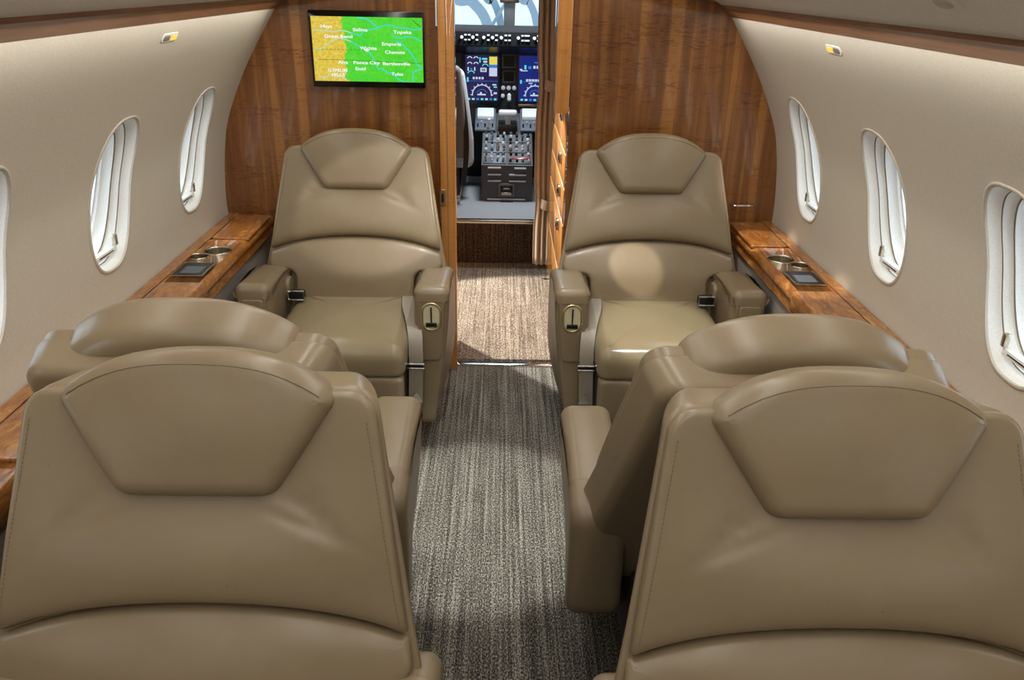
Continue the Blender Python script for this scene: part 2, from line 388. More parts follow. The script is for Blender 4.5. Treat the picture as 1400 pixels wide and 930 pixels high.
struct(obj('trim_4', *box(-.95, .95, 3.100, 3.138, -.05, -.03), 'black'), 'dark gap beside the threshold strip')
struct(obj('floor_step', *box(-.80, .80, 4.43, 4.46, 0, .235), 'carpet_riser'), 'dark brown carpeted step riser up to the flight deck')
struct(obj('floor_cockpit', *box(-.80, .80, 4.46, 6.0, .20, .25), 'cockpit_floor'), 'grey flight deck floor')
struct(obj('trim_5', *box(-.80, .80, 4.425, 4.465, .235, .256, .003), 'steel'), 'metal nosing on the flight deck step')

# ---------------------------------------------------------------- front bulkhead
zc = [(x, z) for x, z in CP]
def bulk(sx, x_in):
    pts = [(p.x, max(p.y, 0.)) for p in PS] + [c for c in CP if c[0] > x_in + .005]
    # interpolate ceiling height at x_in
    for a, b in zip(CP, CP[1:]):
        if a[0] >= x_in >= b[0]: zt = a[1] + (b[1] - a[1]) * (a[0] - x_in) / (a[0] - b[0])
    pts += [(x_in, zt), (x_in, 0)]
    return extr([(sx * x, z) for x, z in pts], YF, YF + .055)
struct(obj('wall_front_left', *bulk(-1, .236), 'wood', sharp=30), 'glossy figured wood bulkhead behind the map screen')
struct(obj('wall_front_right', *bulk(1, .245), 'wood', sharp=30), 'glossy figured wood bulkhead right of the doorway')
zt = 1.80
d1 = struct(obj('door_1', *box(-.234, -.176, YF - .012, YF + .075, 0, zt, .004), 'wood_post'), 'wood edge of the sliding pocket door, in a painted lit tone')
obj('latch_plate', *pillow(rpoly([(-.238, .70, .011), (-.214, .70, .011), (-.214, .765, .011), (-.238, .765, .011)], .006), .008, .002, lambda u, w_, v: (u, YF - .013 + v, w_)), 'brass', d1)
obj('latch_slot', *box(-.230, -.222, YF - .019, YF - .015, .715, .75, .001), 'black', d1)
obj('groove', *box(-.207, -.205, YF - .0135, YF - .010, .02, zt - .02), 'seam', d1)
struct(obj('trim_6', *box(.19, .243, YF - .008, YF + .065, 1.052, zt, .004), 'wood_post'), 'wood post on the right of the doorway, in a painted lit tone')
struct(obj('trim_7', *box(-.241, -.236, YF - .01, YF, 1.345, zt), 'knobwhite'), 'white strip beside the pocket door')
hn = obj('bulkhead_handle', *tube(spline([(.885, YF - .001, .722), (.892, YF - .022, .722), (.93, YF - .024, .722), (.965, YF - .022, .722), (.972, YF - .001, .722)], 5), .005, 8), 'chrome')
tag(hn, 'short bright metal pull handle on the right wood bulkhead', 'handle')

# ---------------------------------------------------------------- windows
def loft(sx, yc, steps, n=64, cap=False):
    V, F = [], []
    for g, dep in steps:
        for k in range(n):
            h = hole(k, g); x, z = prof(max(0, min(LEN[-1], WL + h[1])))
            # push outwards: sideways, and flatten towards a plane with depth
            xm = 1.012 + (0.968 - z) * .30; t = max(0., min(1., dep / .09)); x2 = x + (xm - x) * t
            V.append((sx * (x2 + dep), yc + h[0], z))
    F = [(j * n + k, j * n + (k + 1) % n, (j + 1) * n + (k + 1) % n, (j + 1) * n + k) for j in range(len(steps) - 1) for k in range(n)]
    if cap: F.append(tuple(range((len(steps) - 1) * n, len(steps) * n)))
    return V, F
names = {(-1, 0): 'forward left cabin window beside the wood bulkhead', (-1, 1): 'second cabin window from the front on the left wall',
         (-1, 2): 'left cabin window just cut off by the frame edge', (1, 0): 'forward right cabin window beside the wood bulkhead',
         (1, 1): 'second cabin window from the front on the right wall', (1, 2): 'right cabin window cut off by the frame edge'}
wn = 0
for sx in (-1, 1):
    for i, yc in enumerate(WY[:4]):
        wn += 1
        win = empty('window_%d' % wn, (0, 0, 0)); struct(win, names.get((sx, i), 'oval cabin window in the side wall'))
        obj('flange', *loft(sx, yc, [(.008, .001), (.007, -.0025), (.004, -.004), (.000, -.003), (-.001, .003)]), 'wall', win, 60)
        obj('reveal', *loft(sx, yc, [(-.001, .002), (-.002, .012), (-.006, .022), (-.010, .027)]), 'white', win, 50)
        obj('seal', *loft(sx, yc, [(-.010, .027), (-.006, .0275), (-.006, .030), (-.010, .0305)]), 'lip', win, 30)
        obj('shade_track', *loft(sx, yc, [(-.010, .0305), (-.012, .040), (-.016, .047), (-.020, .049)]), 'white', win, 35)
        obj('seal', *loft(sx, yc, [(-.020, .049), (-.015, .0495), (-.015, .053), (-.020, .0535)]), 'lip', win, 30)
        obj('outer_reveal', *loft(sx, yc, [(-.020, .0535), (-.021, .066), (-.026, .078), (-.030, .082), (-.031, .090), (-.036, .092)]), 'white', win, 35)
        obj('pane', *loft(sx, yc, [(-.036, .091), (-.036, .092)], cap=True), 'glass', win, 20)
        zb = prof(WL - WH)[1]
        hb = obj('shade_handle', *box(sx * 1.075 - .010, sx * 1.075 + .010, yc - .070, yc + .062, zb + .030, zb + .046, .004), 'white', win)
        obj('finger_slot', *box(sx * 1.0755 - .011, sx * 1.0755 + .011, yc - .045, yc + .040, zb + .036, zb + .040, .001), 'black', hb)
        obj('stop_tab', *box(sx * 1.066 - .006, sx * 1.066 + .006, yc + .052, yc + .066, zb + .048, zb + .078, .002), 'steel', hb)
    for yc in WY[4:]:
        pass
# close the two rearmost openings with simple lined windows too (seen only from other positions)
for sx in (-1, 1):
    for yc in WY[4:]:
        wn += 1; win = empty('window_%d' % wn); struct(win, 'oval cabin window further aft in the side wall')
        obj('reveal', *loft(sx, yc, [(.016, .001), (.008, -.008), (-.001, .004), (-.012, .030), (-.02, .054), (-.036, .092)]), 'white', win, 50)
        obj('pane', *loft(sx, yc, [(-.036, .091), (-.036, .092)], cap=True), 'glass', win, 20)

# ---------------------------------------------------------------- side ledges
def ledge(sx, side):
    root = empty('side_ledge', (sx * .97, 1.5, 0))
    tag(root, 'wood veneered side ledge with cup holders along the %s cabin wall' % side, 'ledge', 'side ledges under the windows')
    def part(n, vf, m, par=None, **k):
        V = [(x - sx * .97, y - 1.5, z) for x, y, z in vf[0]] if par is None or par is root else [(x - sx * .97, y - 1.5, z) for x, y, z in vf[0]]
        return obj(n, V, vf[1], m, par or root, **k)
    Y0, Y1 = -1.2, YF
    nose = [(.905 + .022 * math.cos(a), .628 + .022 * math.sin(a)) for a in [R(90 + 18 * k) for k in range(0, 9)]]
    top = [(1.05, .650), (.905, .650)] + nose[1:] + [(.888, .585), (.90, .575), (1.045, .575)]
    def P(pl): return [(sx * x, z) for x, z in pl]
    lt = part('ledge_top', extr(P(top), Y0, Y1), 'wood_ledge', sharp=35)
    CUPS = ((.948, 2.590, .043), (.992, 2.528, .031))
    for (cx, cy, r_) in CUPS:      # sink the wells into the board
        cu = part('well_cutter', lathe([(r_ * .97, .60), (r_ * .97, .70)], 40, (sx * cx, cy, 0)), 'black')
        mo = lt.modifiers.new('cut', 'BOOLEAN'); mo.object = cu; mo.operation = 'DIFFERENCE'; mo.solver = 'EXACT'
        bpy.context.view_layer.update()
        me = bpy.data.meshes.new_from_object(lt.evaluated_get(bpy.context.evaluated_depsgraph_get())); lt.modifiers.clear(); lt.data = me; me.name = 'ledge_top'
        bpy.data.objects.remove(cu)
    part('back_strip', extr(P([(1.053, .650), (1.018, .6505), (1.018, .655), (1.052, .657)]), Y0, Y1), 'wood_ledge', sharp=30)
    # lids of the stowage boxes, proud of the ledge with a narrow gap round each
    for y0, y1 in ((2.72, 3.02), (1.30, 2.27), (.05, 1.27)):
        part('stowage_lid', pillow(rpoly([(.884, y0, .012), (1.012, y0, .012), (1.012, y1, .012), (.884, y1, .012)], .04), .012, .004,
             lambda u, v_, d: (sx * u, v_, .652 - d)), 'wood_ledge')
        part('lid_gap', box(sx * 1.015 - .002, sx * 1.015 + .002, y0, y1, .648, .6535), 'black')
    nb = part('table_leaf_edge', extr(P([(.889, .6585), (.884, .656), (.880, .648), (.880, .600), (.883, .594), (.890, .592), (.892, .65)]), .4, 2.27), 'wood_ledge', sharp=40)
    # cup holders: one large and one small ring, sunk into the wood
    for k, (cx, cy, r_) in enumerate(CUPS):
        ox, oy, orr = CUPS[1 - k]; V, F = [], []; n = 72
        pr = [(.0, .606), (.90, .606), (.945, .610), (.95, .650), (.965, .6535), (1.0, .6545), (1.03, .6535), (1.04, .649)]
        for q, h in pr:
            for i in range(n): a_ = 2 * math.pi * i / n; V.append((sx * (cx + q * r_ * math.cos(a_)), cy + q * r_ * math.sin(a_), h))
        for j in range(len(pr) - 1):
            for i in range(n):
                a_ = 2 * math.pi * (i + .5) / n; x, y = cx + r_ * math.cos(a_), cy + r_ * math.sin(a_)
                if j >= 2 and math.hypot(x - ox, y - oy) < orr * .98: continue      # open where the two wells meet
                F.append((j * n + i, j * n + (i + 1) % n, (j + 1) * n + (i + 1) % n, (j + 1) * n + i))
        part('cup_holder', (V, F), 'steel', sharp=50)
    pn = part('control_panel', pillow(rpoly([(.915, 2.335, .008), (1.008, 2.335, .008), (1.008, 2.455, .008), (.915, 2.455, .008)], .03), .016, .003,
             lambda u, v_, d: (sx * u, v_, .649 - d)), 'black')
    part('panel_screen', box(sx * .958 - .03, sx * .958 + .03, 2.35, 2.415, .6565, .6578), 'panel_grey', pn)
    part('panel_trim', tube([(sx * .914, 2.334, .654), (sx * 1.009, 2.334, .654), (sx * 1.009, 2.456, .654), (sx * .914, 2.456, .654)], .003, 6, True), 'steel', pn)
    part('side_panel', extr(P([(.897, .588), (.894, .30), (.89, .02), (.92, .02), (.93, .58)]), Y0, Y1), 'grey_fabric', sharp=30)
ledge(-1, 'left'); ledge(1, 'right')

# ---------------------------------------------------------------- wall call lamps and overhead fittings
def wall_lamp(sx, side):
    z = 1.354; l = l_at_z(z); x, _ = prof(l); x2, z2 = prof(l + .01); ax = math.atan2(x2 - x, z2 - z)
    root = empty('call_lamp', (sx * x, 2.13, z)); tag(root, 'small oval lamp with amber glow high on the %s wall' % side, 'lamp', 'amber call lamps')
    ca, sa = math.cos(ax), math.sin(ax)
    def mp(u, w_, v): return (sx * (w_ * sa + v * ca), u, w_ * ca - v * sa)
    def st(a, b, c, d, r_): return rpoly([(a, c, r_), (b, c, r_), (b, d, r_), (a, d, r_)], .006)
    obj('plate', *pillow(st(-.050, .050, -.0125, .0125, .0115), .005, .002, mp), 'psu', root)
    obj('lens', *pillow(st(.002, .042, -.008, .008, .007), .009, .003, mp), 'amber', root)
    obj('button', *pillow(st(-.042, -.002, -.008, .008, .007), .008, .003, mp), 'seatgrey', root)
wall_lamp(-1, 'left'); wall_lamp(1, 'right')
for sx, y, nm in ((1, 2.07, 'farther'), (1, 1.31, 'nearer'), (-1, 2.07, 'farther'), (-1, 1.31, 'nearer')):
    cx, cz = .665, 1.4836; al = math.atan2(1.572 - 1.430, .765 - .50); ca, sa = math.cos(al), math.sin(al)
    root = empty('air_outlet', (sx * cx, y, cz))
    tag(root, 'oval air outlet in the %s overhead panel, %s of two' % ('right' if sx > 0 else 'left', nm), 'air outlet', 'overhead air outlets')
    def mp(u, w_, v): return (sx * (w_ * ca + v * sa) , u, -w_ * sa + v * ca)
    o = rpoly([(-.035, -.02, .019), (.035, -.02, .019), (.035, .02, .019), (-.035, .02, .019)], .006)
    obj('bezel', *pillow(o, .010, .004, mp), 'psu', root)
    obj('nozzle', *pillow([p * .6 for p in o], .018, .004, mp), 'lip', root)
# ceiling light fittings
for sx in (-1, 1):
    tag(obj('light_strip', *box(sx * .30 - .055, sx * .30 + .055, -1.45, 2.95, 1.776, 1.79), 'knobwhite'), 'long light strip in the ceiling, %s side' % ('left' if sx < 0 else 'right'), 'light')

# ---------------------------------------------------------------- the map screen
def screen():
    x0, x1, z0, z1 = -.684, -.281, 1.135, 1.391; cx, cz = (x0 + x1) / 2, (z0 + z1) / 2
    root = empty('map_screen', (cx, YF, z0)); tag(root, 'wide black-framed screen showing a green and yellow moving map', 'screen')
    def T(vf): return [(x - cx, y - YF, z - z0) for x, y, z in vf[0]], vf[1]
    obj('bezel', *T(box(x0, x1, YF - .026, YF, z0, z1, .003)), 'gloss_black', root)
    sx0, sx1, sz0, sz1 = -.6745, -.2865, 1.1555, 1.3715
    # screen mesh keeps world coordinates for its pattern: own object origin at the world origin
    s = obj('display', *box(sx0, sx1, YF - .0275, YF - .024, sz0, sz1), 'map', root, smooth=False); s.location = (-cx, -YF, -z0)
    yy = YF - .0285
    def S(px, py): return (sx0 + (sx1 - sx0) * (px - 150) / 975, sz1 - (sz1 - sz0) * (py - 148) / 568)
    def line(pts, wd, mat, nm='river'):
        P = spline([(*S(*p), 0) for p in pts], 5); V, F = [], []
        P = [Vector((p.x, p.y)) for p in P]
        for i, p in enumerate(P):
            t = (P[min(i + 1, len(P) - 1)] - P[max(i - 1, 0)]).normalized(); n_ = Vector((-t.y, t.x)) * wd / 2
            for q, d in ((p - n_, 0), (p + n_, 0), (p + n_, .0008), (p - n_, .0008)): V.append((q.x, yy + d, q.y))
        F = [(i * 4 + k, i * 4 + (k + 1) % 4, i * 4 + 4 + (k + 1) % 4, i * 4 + 4 + k) for i in range(len(P) - 1) for k in range(4)]
        o = obj(nm, V, F, mat, s, smooth=False); return o
    line([(560, 155), (640, 165), (690, 200), (735, 240)], .0045, 'river')
    line([(495, 285), (560, 305), (590, 300), (600, 275), (640, 262), (735, 240), (780, 222), (850, 215), (900, 232), (1000, 240), (1060, 252), (1118, 238)], .0042, 'river')
    line([(165, 268), (240, 268), (330, 280), (400, 268), (460, 275), (500, 290)], .0042, 'riverpale')
    line([(170, 425), (225, 432), (270, 395), (330, 360), (385, 335), (440, 345), (490, 362)], .0042, 'riverpale')
    line([(490, 362), (560, 400), (620, 430), (660, 465), (690, 520), (715, 590), (760, 600), (800, 630), (860, 650), (900, 690), (960, 712)], .0040, 'river')
    line([(855, 290), (890, 318), (940, 322), (1000, 310), (1060, 322), (1118, 350)], .0042, 'river')
    line([(890, 350), (940, 375), (985, 420), (1030, 470), (1060, 520), (1070, 555), (1110, 575), (1095, 600), (1045, 615), (1030, 660), (1025, 715)], .0045, 'river')
    line([(190, 670), (235, 690), (290, 660), (345, 685), (380, 665), (430, 705)], .004, 'riverpale')
    line([(185, 525), (400, 525), (700, 532), (1118, 545)], .0012, 'mapline', 'state_line')
    line([(1040, 165), (1070, 195), (1112, 222)], .002, 'mapline', 'state_line')
    for k in range(12): line([(190 + k * 36, 434), (210 + k * 36, 434)], .0014, 'mapline', 'grid_dash')
    for txt, a, b, y in (('Hays', 235, 335, 232), ('Salina', 515, 645, 257), ('Topeka', 870, 1030, 272), ('Great Bend', 260, 508, 318), ('Emporia', 765, 935, 377),
                         ('Wichita', 568, 718, 417), ('Chanute', 790, 965, 448), ('Alva', 365, 455, 545), ('Ponca City', 505, 740, 545), ('Bartlesville', 765, 1010, 550),
                         ('Enid', 520, 610, 600), ('Tulsa', 838, 945, 642), ('GYPSUM', 272, 445, 617), ('HILLS', 305, 420, 658)):
        cu = bpy.data.curves.new('t', 'FONT'); cu.body = txt; cu.size = 1; cu.offset = .018; to = bpy.data.objects.new('t', cu); C.objects.link(to)
        me = bpy.data.meshes.new_from_object(to.evaluated_get(bpy.context.evaluated_depsgraph_get())); bpy.data.objects.remove(to)
        xs = [v.co.x for v in me.vertices]; lo, hi = min(xs), max(xs)
        xa, zb = S(a, y + 14); xb, _ = S(b, y); kx = (xb - xa) / (hi - lo); kz = .0150
        for v in me.vertices: x, z = v.co.x, v.co.y; v.co = (xa + (x - lo) * kx, yy - .0006, zb + z * kz)
        me.materials.clear(); me.materials.append(M['text']); o = bpy.data.objects.new('map_lettering', me); C.objects.link(o); o.parent = s
    # the little aircraft symbol below Wichita
    pts = [S(*p) for p in ((605, 428), (640, 430), (650, 436), (640, 442), (625, 450), (618, 450), (624, 440), (605, 438))]
    obj('aircraft_symbol', *extr(pts, yy - .0008, yy + .0002), 'text', s, smooth=False)
screen()

# ---------------------------------------------------------------- the cabin seats
def seat(m, A=R(21)):
    """m = +1: aisle arm on local +x.  Seat faces local -y, origin on the floor under the seat crease."""
    root = empty('cabin_seat'); cA, sA = math.cos(A), math.sin(A)
    def bp(u, w_, v):      # u across, w up the back, v rearwards; the back narrows towards its rear
        u *= 1 - .07 * max(0., min(1., (v - .018) / .086))
        return (u, w_ * sA + v * cA, .45 + w_ * cA - v * sA)
    # --- backrest body (boxing and rear shell)
    bo = rpoly([(-.314, -.10, .06), (.314, -.10, .06), (.320, .13, 0), (.303, .22, 0), (.250, .546, .045), (-.250, .546, .045), (-.303, .22, 0), (-.320, .13, 0)])
    body = obj('backrest', *pillow(bo, .086, .010, lambda u, w_, v: bp(u, w_ + .020 * max(0., min(1., (w_ - .46) / .086)) * max(0., (v + .043) / .086), v + .061 + .010 * (1 - (u / .33) ** 2) * (v > 0)), cen=(0, .28), rings=10, rb=.020), 'leather', root, 60)
    # piping along the rear edge of the boxing
    inner = [Vector(p) for p in bo]; n = len(inner); cen = Vector((0, .25))
    ring = []
    for i in range(n):
        t = (inner[(i + 1) % n] - inner[i - 1]).normalized(); ring.append(inner[i] + Vector((-t.y, t.x)) * .010)
    obj('rear_seam', *tube([bp(p.x, p.y + .020 * max(0., min(1., (p.y - .46) / .086)), .1005) for p in ring], .0012, 5, True), 'seam', body)
    # --- upper pad
    def wr(u, w_):   # creases fanning from the lower corners of the headrest
        s = 0.
        for sg, amp in ((-1, 1.), (1, 1.)):
            dx, dy = u * sg - .135, w_ - .385
            for ang, off, am in ((38, 0, .0058), (54, .022, .0040), (24, -.026, .0036)):
                c, s_ = math.cos(R(-ang)), math.sin(R(-ang)); a = dx * c - dy * s_ * -1; 
                al = dx * math.cos(R(-ang)) + dy * math.sin(R(-ang)); ac = -dx * math.sin(R(-ang)) + dy * math.cos(R(-ang)) - off
                s += am * math.exp(-((al - .02) / .05) ** 2) * math.exp(-(ac / .008) ** 2)
        return s
    def upm(u, w_, v):
        f = 0.
        if v < 0:
            e = max(0., w_ - arch(u))
            f = (-.024 * max(0, 1 - (u / .31) ** 2) * math.exp(-((w_ - .29) / .10) ** 2) + .016 * math.exp(-e / .009) + wr(u, w_)
                 + .006 * math.exp(-((w_ - .40) / .08) ** 2) * max(0, 1 - (abs(u) / .20) ** 2))
        return bp(u, w_, v + .029 + f)
    arch = lambda u: .232 - .034 * (u / .28) ** 2 - .010 * (u / .28) ** 4
    lo = [(u, arch(u), 0) for u in [-.28 + .04 * k for k in range(15)]]
    uo = rpoly([(-.299, arch(.299) + .002, .006)] + lo + [(.299, arch(.299) + .002, .006), (.247, .543, .042), (-.247, .543, .042)], .009)
    pad = obj('upper_pad', *pillow(uo, .070, .010, upm, cen=(0, .37), rings=16), 'leather', root, 70)
    for sg in (-1, 1):      # stitching along the boxing seam
        dash = []
        for k in range(44):
            t0, t1 = .03 + .93 * k / 44, .03 + .93 * (k + .62) / 44
            q = lambda t: Vector(upm(sg * (.297 + (.245 - .297) * t - .0085), .196 + .318 * t, -.0352))
            dash.append(tube([q(t0), q(t1)], .0008, 4))
        obj('stitching', *join(*dash), 'seam', pad, smooth=False)
    # --- lumbar pad
    li = [(u, arch(u) - .003, 0) for u in [.28 - .04 * k for k in range(15)]]
    lp = rpoly([(-.206, -.03, .02), (.206, -.03, .02), (.208, .105, .03), (.310, .112, .045), (.300, arch(.300) - .003, .006)] + li + [(-.300, arch(.300) - .003, .006), (-.310, .112, .045), (-.208, .105, .03)], .009)
    obj('lumbar_pad', *pillow(lp, .070, .012, lambda u, w_, v: bp(u, w_, v + .028 + (-.028 * math.exp(-((w_ - .11) / .10) ** 2) * max(0, 1 - (u / .29) ** 2) + .018 * math.exp(-max(0., arch(u) - w_) / .020) if v < 0 else 0)), cen=(0, .10), rings=12), 'leather', root, 70)
    # --- headrest: an arched trapezoid set into the pad, rising above the shoulders
    top = [(u, .541 + .062 * (1 - (abs(u) / .194) ** 2.7), 0) for u in [.184 - .023 * k for k in range(17)]]
    ho = rpoly([(-.108, .392, .032), (.108, .392, .032), (.197, .530, .022)] + top + [(-.197, .530, .022)], .008)
    hr = obj('headrest', *pillow(ho, .102, .024, lambda u, w_, v: bp(u, w_, v + .017 + .010 * (u / .19) ** 2 - (.009 * max(0, 1 - (u / .21) ** 2) * math.exp(-((w_ - .49) / .085) ** 2) if v < -.04 else 0)), cen=(0, .49), rings=10, rb=.035), 'leather', root, 70)
    st = [(u, .524 + .058 * (1 - (abs(u) / .194) ** 2.7)) for u in [.176 - .022 * k for k in range(17)]]
    obj('headrest_seam', *tube([bp(u, w_, -.0335 + .010 * (u / .19) ** 2 - .009 * max(0, 1 - (u / .21) ** 2) * math.exp(-((w_ - .49) / .085) ** 2)) for u, w_ in st], .0008, 5), 'seam', hr)
    # --- seat cushion and leg rest
    co = rpoly([(-.214, -.405, .035), (.214, -.405, .035), (.216, .07, .02), (-.216, .07, .02)], .012)
    def cm(u, y, v):
        z = .408 - v
        if v < 0:
            z -= .018 * max(0, (-.30 - y) / .1) ** 2
            z += .0025 * math.exp(-((y + .05) / .02) ** 2) * math.sin(u * 38) * math.exp(-(u / .12) ** 2)
        return (u, y, z)
    obj('seat_cushion', *pillow(co, .118, .045, cm, bulge=.010, rings=14, rb=.02), 'leather_seat', root, 70)
    lg = rpoly([(-.206, .10, .03), (.206, .10, .03), (.208, .352, .02), (-.208, .352, .02)], .02)
    obj('leg_rest', *pillow(lg, .06, .02, lambda u, z, v: (u, -.365 + v - .03 * max(0, (z - .1)) , z), bulge=.004), 'leather', root, 60)
    # --- arms: aisle side with slide latch, wall side with a plain end plate
    ao = rpoly([(-.268, .10, .03), (-.262, .25, 0), (-.228, .590, .055), (.06, .562, .0), (.135, .54, .05), (.135, .285, .05), (-.08, .12, .05)], .018)
    for s in (m, -m):
        x0 = .2885
        def am(y, z, v, s=s):
            k = max(0., (.56 - z) / .47) * max(0., min(1., (.14 - y) / .25)); vv = v
            if v > 0: vv = v * (1 - .95 * k ** 1.6)
            return (s * (x0 + vv), y, z)
        arm = obj('armrest', *pillow(ao, .116, .026, am, rings=7, cen=(-.05, .34)), 'shell', root, 60)
        cap = rpoly([(-.240, .540, .006), (-.2305, .594, .056), (.06, .564, .03), (.06, .53, .006)], .012)
        obj('arm_pad', *pillow(cap, .119, .030, lambda y, z, v, s=s: (s * (x0 + v), y - .002, z), rings=5, cen=(-.05, .575)), 'leather', arm, 60)
        # inset front panel with its own outline
        fr = lambda z: -.228 - .034 * (.598 - z) / .348
        fp = rpoly([(-.042, .345, .02), (.030, .345, .02), (.045, .548, .004), (-.045, .548, .004)], .015)
        pn = obj('front_panel', *pillow(fp, .010, .004, lambda u, z, v, s=s: (s * (x0 + u), fr(z) + v - .001, z)), 'shell', arm)
        if s == m:
            ov = lambda g: rpoly([(-.033 + g, .459 + g, .0325 - g), (.033 - g, .459 + g, .0325 - g), (.033 - g, .553 - g, .0325 - g), (-.033 + g, .553 - g, .0325 - g)], .008)
            ring_ = lambda g, d: [(s * (x0 + p.x), fr(p.y) - d, p.y - .010) for p in ov(g)]
            bz = obj('latch_bezel', *tube(ring_(.003, .007), .0042, 8, True), 'brass', arm, 60)
            obj('latch_recess', *pillow(ov(.004), .006, .001, lambda u, z, v, s=s: (s * (x0 + u), fr(z) + v - .004, z - .010)), 'cream', bz)
            obj('latch_slot', *box(s * x0 - .0022, s * x0 + .0022, fr(.51) - .0105, fr(.51) - .004, .475, .528), 'black', bz)
            obj('latch_slide', *box(s * x0 - .018, s * x0 + .018, fr(.47) - .013, fr(.47) - .003, .463, .476, .002), 'black', bz)
        else:
            obj('end_plate', *pillow(rpoly([(-.036, .50, .012), (.036, .50, .012), (.036, .545, .012), (-.036, .545, .012)], .012), .014, .004, lambda u, z, v, s=s: (s * (x0 + u), fr(z) + v - .004, z)), 'leather_seat', arm)
            obj('hinge_pad', *pillow(rpoly([(-.05, .46, .03), (.02, .46, .02), (.02, .545, .03), (-.05, .545, .03)], .012), .02, .008, lambda y, z, v, s=s: (s * (x0 - .062 + v), y, z)), 'leather', arm)
    # --- frame under the seat and its pedestal
    obj('seat_frame', *box(-.205, .205, -.33, .12, .11, .36, .02), 'frame', root)
    obj('pedestal', *box(-.17, .17, -.24, .12, 0, .12, .01), 'ped', root)
    # --- lap belt: long strap on the aisle side, buckle tongue at the wall side
    path = spline([(m * .190, .02, .468), (m * .195, -.05, .482), (m * .205, -.13, .482), (m * .222, -.20, .470), (m * .236, -.262, .440), (m * .240, -.288, .385), (m * .239, -.292, .32), (m * .234, -.292, .20)], 6)
    belt = obj('lap_belt', *ribbon(path, .046, (1, 0, 0), .0025), 'belt', root, 30)
    bx = m * .239
    obj('belt_slide', *tube([(bx - .028, -.296, .335), (bx + .028, -.296, .335), (bx + .028, -.300, .352), (bx - .028, -.300, .352)], .0035, 6, True), 'chrome', belt)
    obj('slide_bar', *box(bx - .027, bx + .027, -.303, -.294, .340, .347, .002), 'black', belt)
    obj('belt_tongue', *extr([(bx - .020, .21), (bx + .020, .21), (bx + .010, .235), (bx, .247), (bx - .010, .235)], -.300, -.296), 'chrome', belt, smooth=False)
    bx = -m * .192
    bk = obj('belt_buckle', *box(bx - .027, bx + .027, -.062, -.030, .474, .506, .006), 'black', root)
    obj('buckle_frame', *tube([(bx - .027, -.064, .478), (bx + .027, -.064, .478), (bx + .027, -.060, .508), (bx - .027, -.060, .508)], .0038, 7, True), 'chrome', bk)
    return root
def copy_tree(o, parent=None):
    c = o.copy(); C.objects.link(c); c.parent = parent
    for ch in list(o.children): copy_tree(ch, c)
    return c
sR, sL = seat(1), seat(-1); mR, mL = seat(1, R(24)), seat(-1, R(24))      # the middle pair lies back a little further
G = 'tan leather cabin seats'
spots = [  # prototype, x, y, turn, label
    (sR, -.512, 2.66, 0, 'tan leather seat below the map screen, facing aft with its lap belt showing'),
    (sL, .524, 2.66, 0, 'tan leather seat before the right wood bulkhead, with a bright patch on its lumbar pad'),
    (mL, -.531, 1.475, 180, 'left tan leather seat seen from behind, only its headrest roll and top showing'),
    (mR, .492, 1.440, 180, 'right tan leather seat seen from behind, its rear shell dark in shade'),
    (sR, -.428, .83, 0, 'large tan leather seat filling the lower left corner, headrest towards the camera'),
    (sL, .489, .79, 0, 'large tan leather seat filling the lower right corner, headrest towards the camera')]
used = set()
for proto, x, y, a, lab in spots:
    o = proto if proto.name not in used else copy_tree(proto)
    used.add(proto.name); o.location = (x, y, 0); o.rotation_euler = (0, 0, R(a)); tag(o, lab, 'seat', G)

# ---------------------------------------------------------------- entrance: galley cabinet, curtain, side shells
struct(obj('wall_entry_left', *box(-1.0, -.95, YF + .055, 4.43, 0, 1.84), 'wall'))
struct(obj('wall_entry_right', *box(.95, 1.0, YF + .055, 4.43, 0, 1.84), 'wall'))
struct(obj('ceiling_entry', *box(-1.0, 1.0, YF + .055, 4.43, 1.84, 1.88), 'psu'))
tag(obj('closet', *box(-.92, -.30, YF + .058, 3.46, .003, 1.83, .004), 'wood'), 'tall wood closet behind the map screen bulkhead', 'closet')
gal = empty('galley_cabinet', (.57, 3.62, 0)); tag(gal, 'glossy wood galley cabinet with chrome latches beside the doorway', 'cabinet')
def gp(n, vf, m, par=gal, **k): return obj(n, [(x - .57, y - 3.62, z) for x, y, z in vf[0]], vf[1], m, par, **k)
gp('body', box(.255, .93, 3.12, 4.06, .003, 1.82, .003), 'wood_post')
for z0, z1 in ((.05, .36), (.37, .60), (.61, .745), (.755, .88), (.89, 1.05), (1.06, 1.75)):
    dr = gp('drawer_front', box(.243, .256, 3.13, 4.05, z0, z1, .003), 'wood_post')
    if .3 < z0 < 1.0 or z0 < .1:
        zc_ = z1 - .04; gp('latch', box(.231, .244, 3.28, 3.325, zc_ - .022, zc_ + .022, .004), 'chrome', dr)
        gp('latch_button', box(.228, .232, 3.295, 3.310, zc_ - .010, zc_ + .010, .001), 'black', dr)
cur = empty('curtain', (.22, 4.16, 0)); tag(cur, 'pleated taupe curtain tied back at the right of the flight deck doorway', 'curtain')
def cf(a, b):
    z = .09 + 1.62 * b; pinch = 1 - .14 * math.exp(-((z - 1.02) / .10) ** 2) - .10 * math.exp(-((z - .42) / .08) ** 2)
    x = .262 - .018 * b - (.090 * (1 - a)) * pinch * (1.0 - .12 * b * b)
    return (x - .22, (  .013 * math.sin(a * 2 * math.pi * 3.2 + .6 * b) * (.6 + .4 * pinch)), z)
V, F = grid(90, 40, cf)
o = obj('cloth', V, F, 'curtain', cur, 80); so = o.modifiers.new('thickness', 'SOLIDIFY'); so.thickness = .003
for z in (1.02, .42):
    obj('tie_band', *ribbon(spline([(.045, -.014, z - .012), (.025, -.030, z - .004), (-.002, -.030, z + .006), (-.014, -.012, z + .012)], 5), .05, (0, 0, 1), .004), 'curtain', cur)

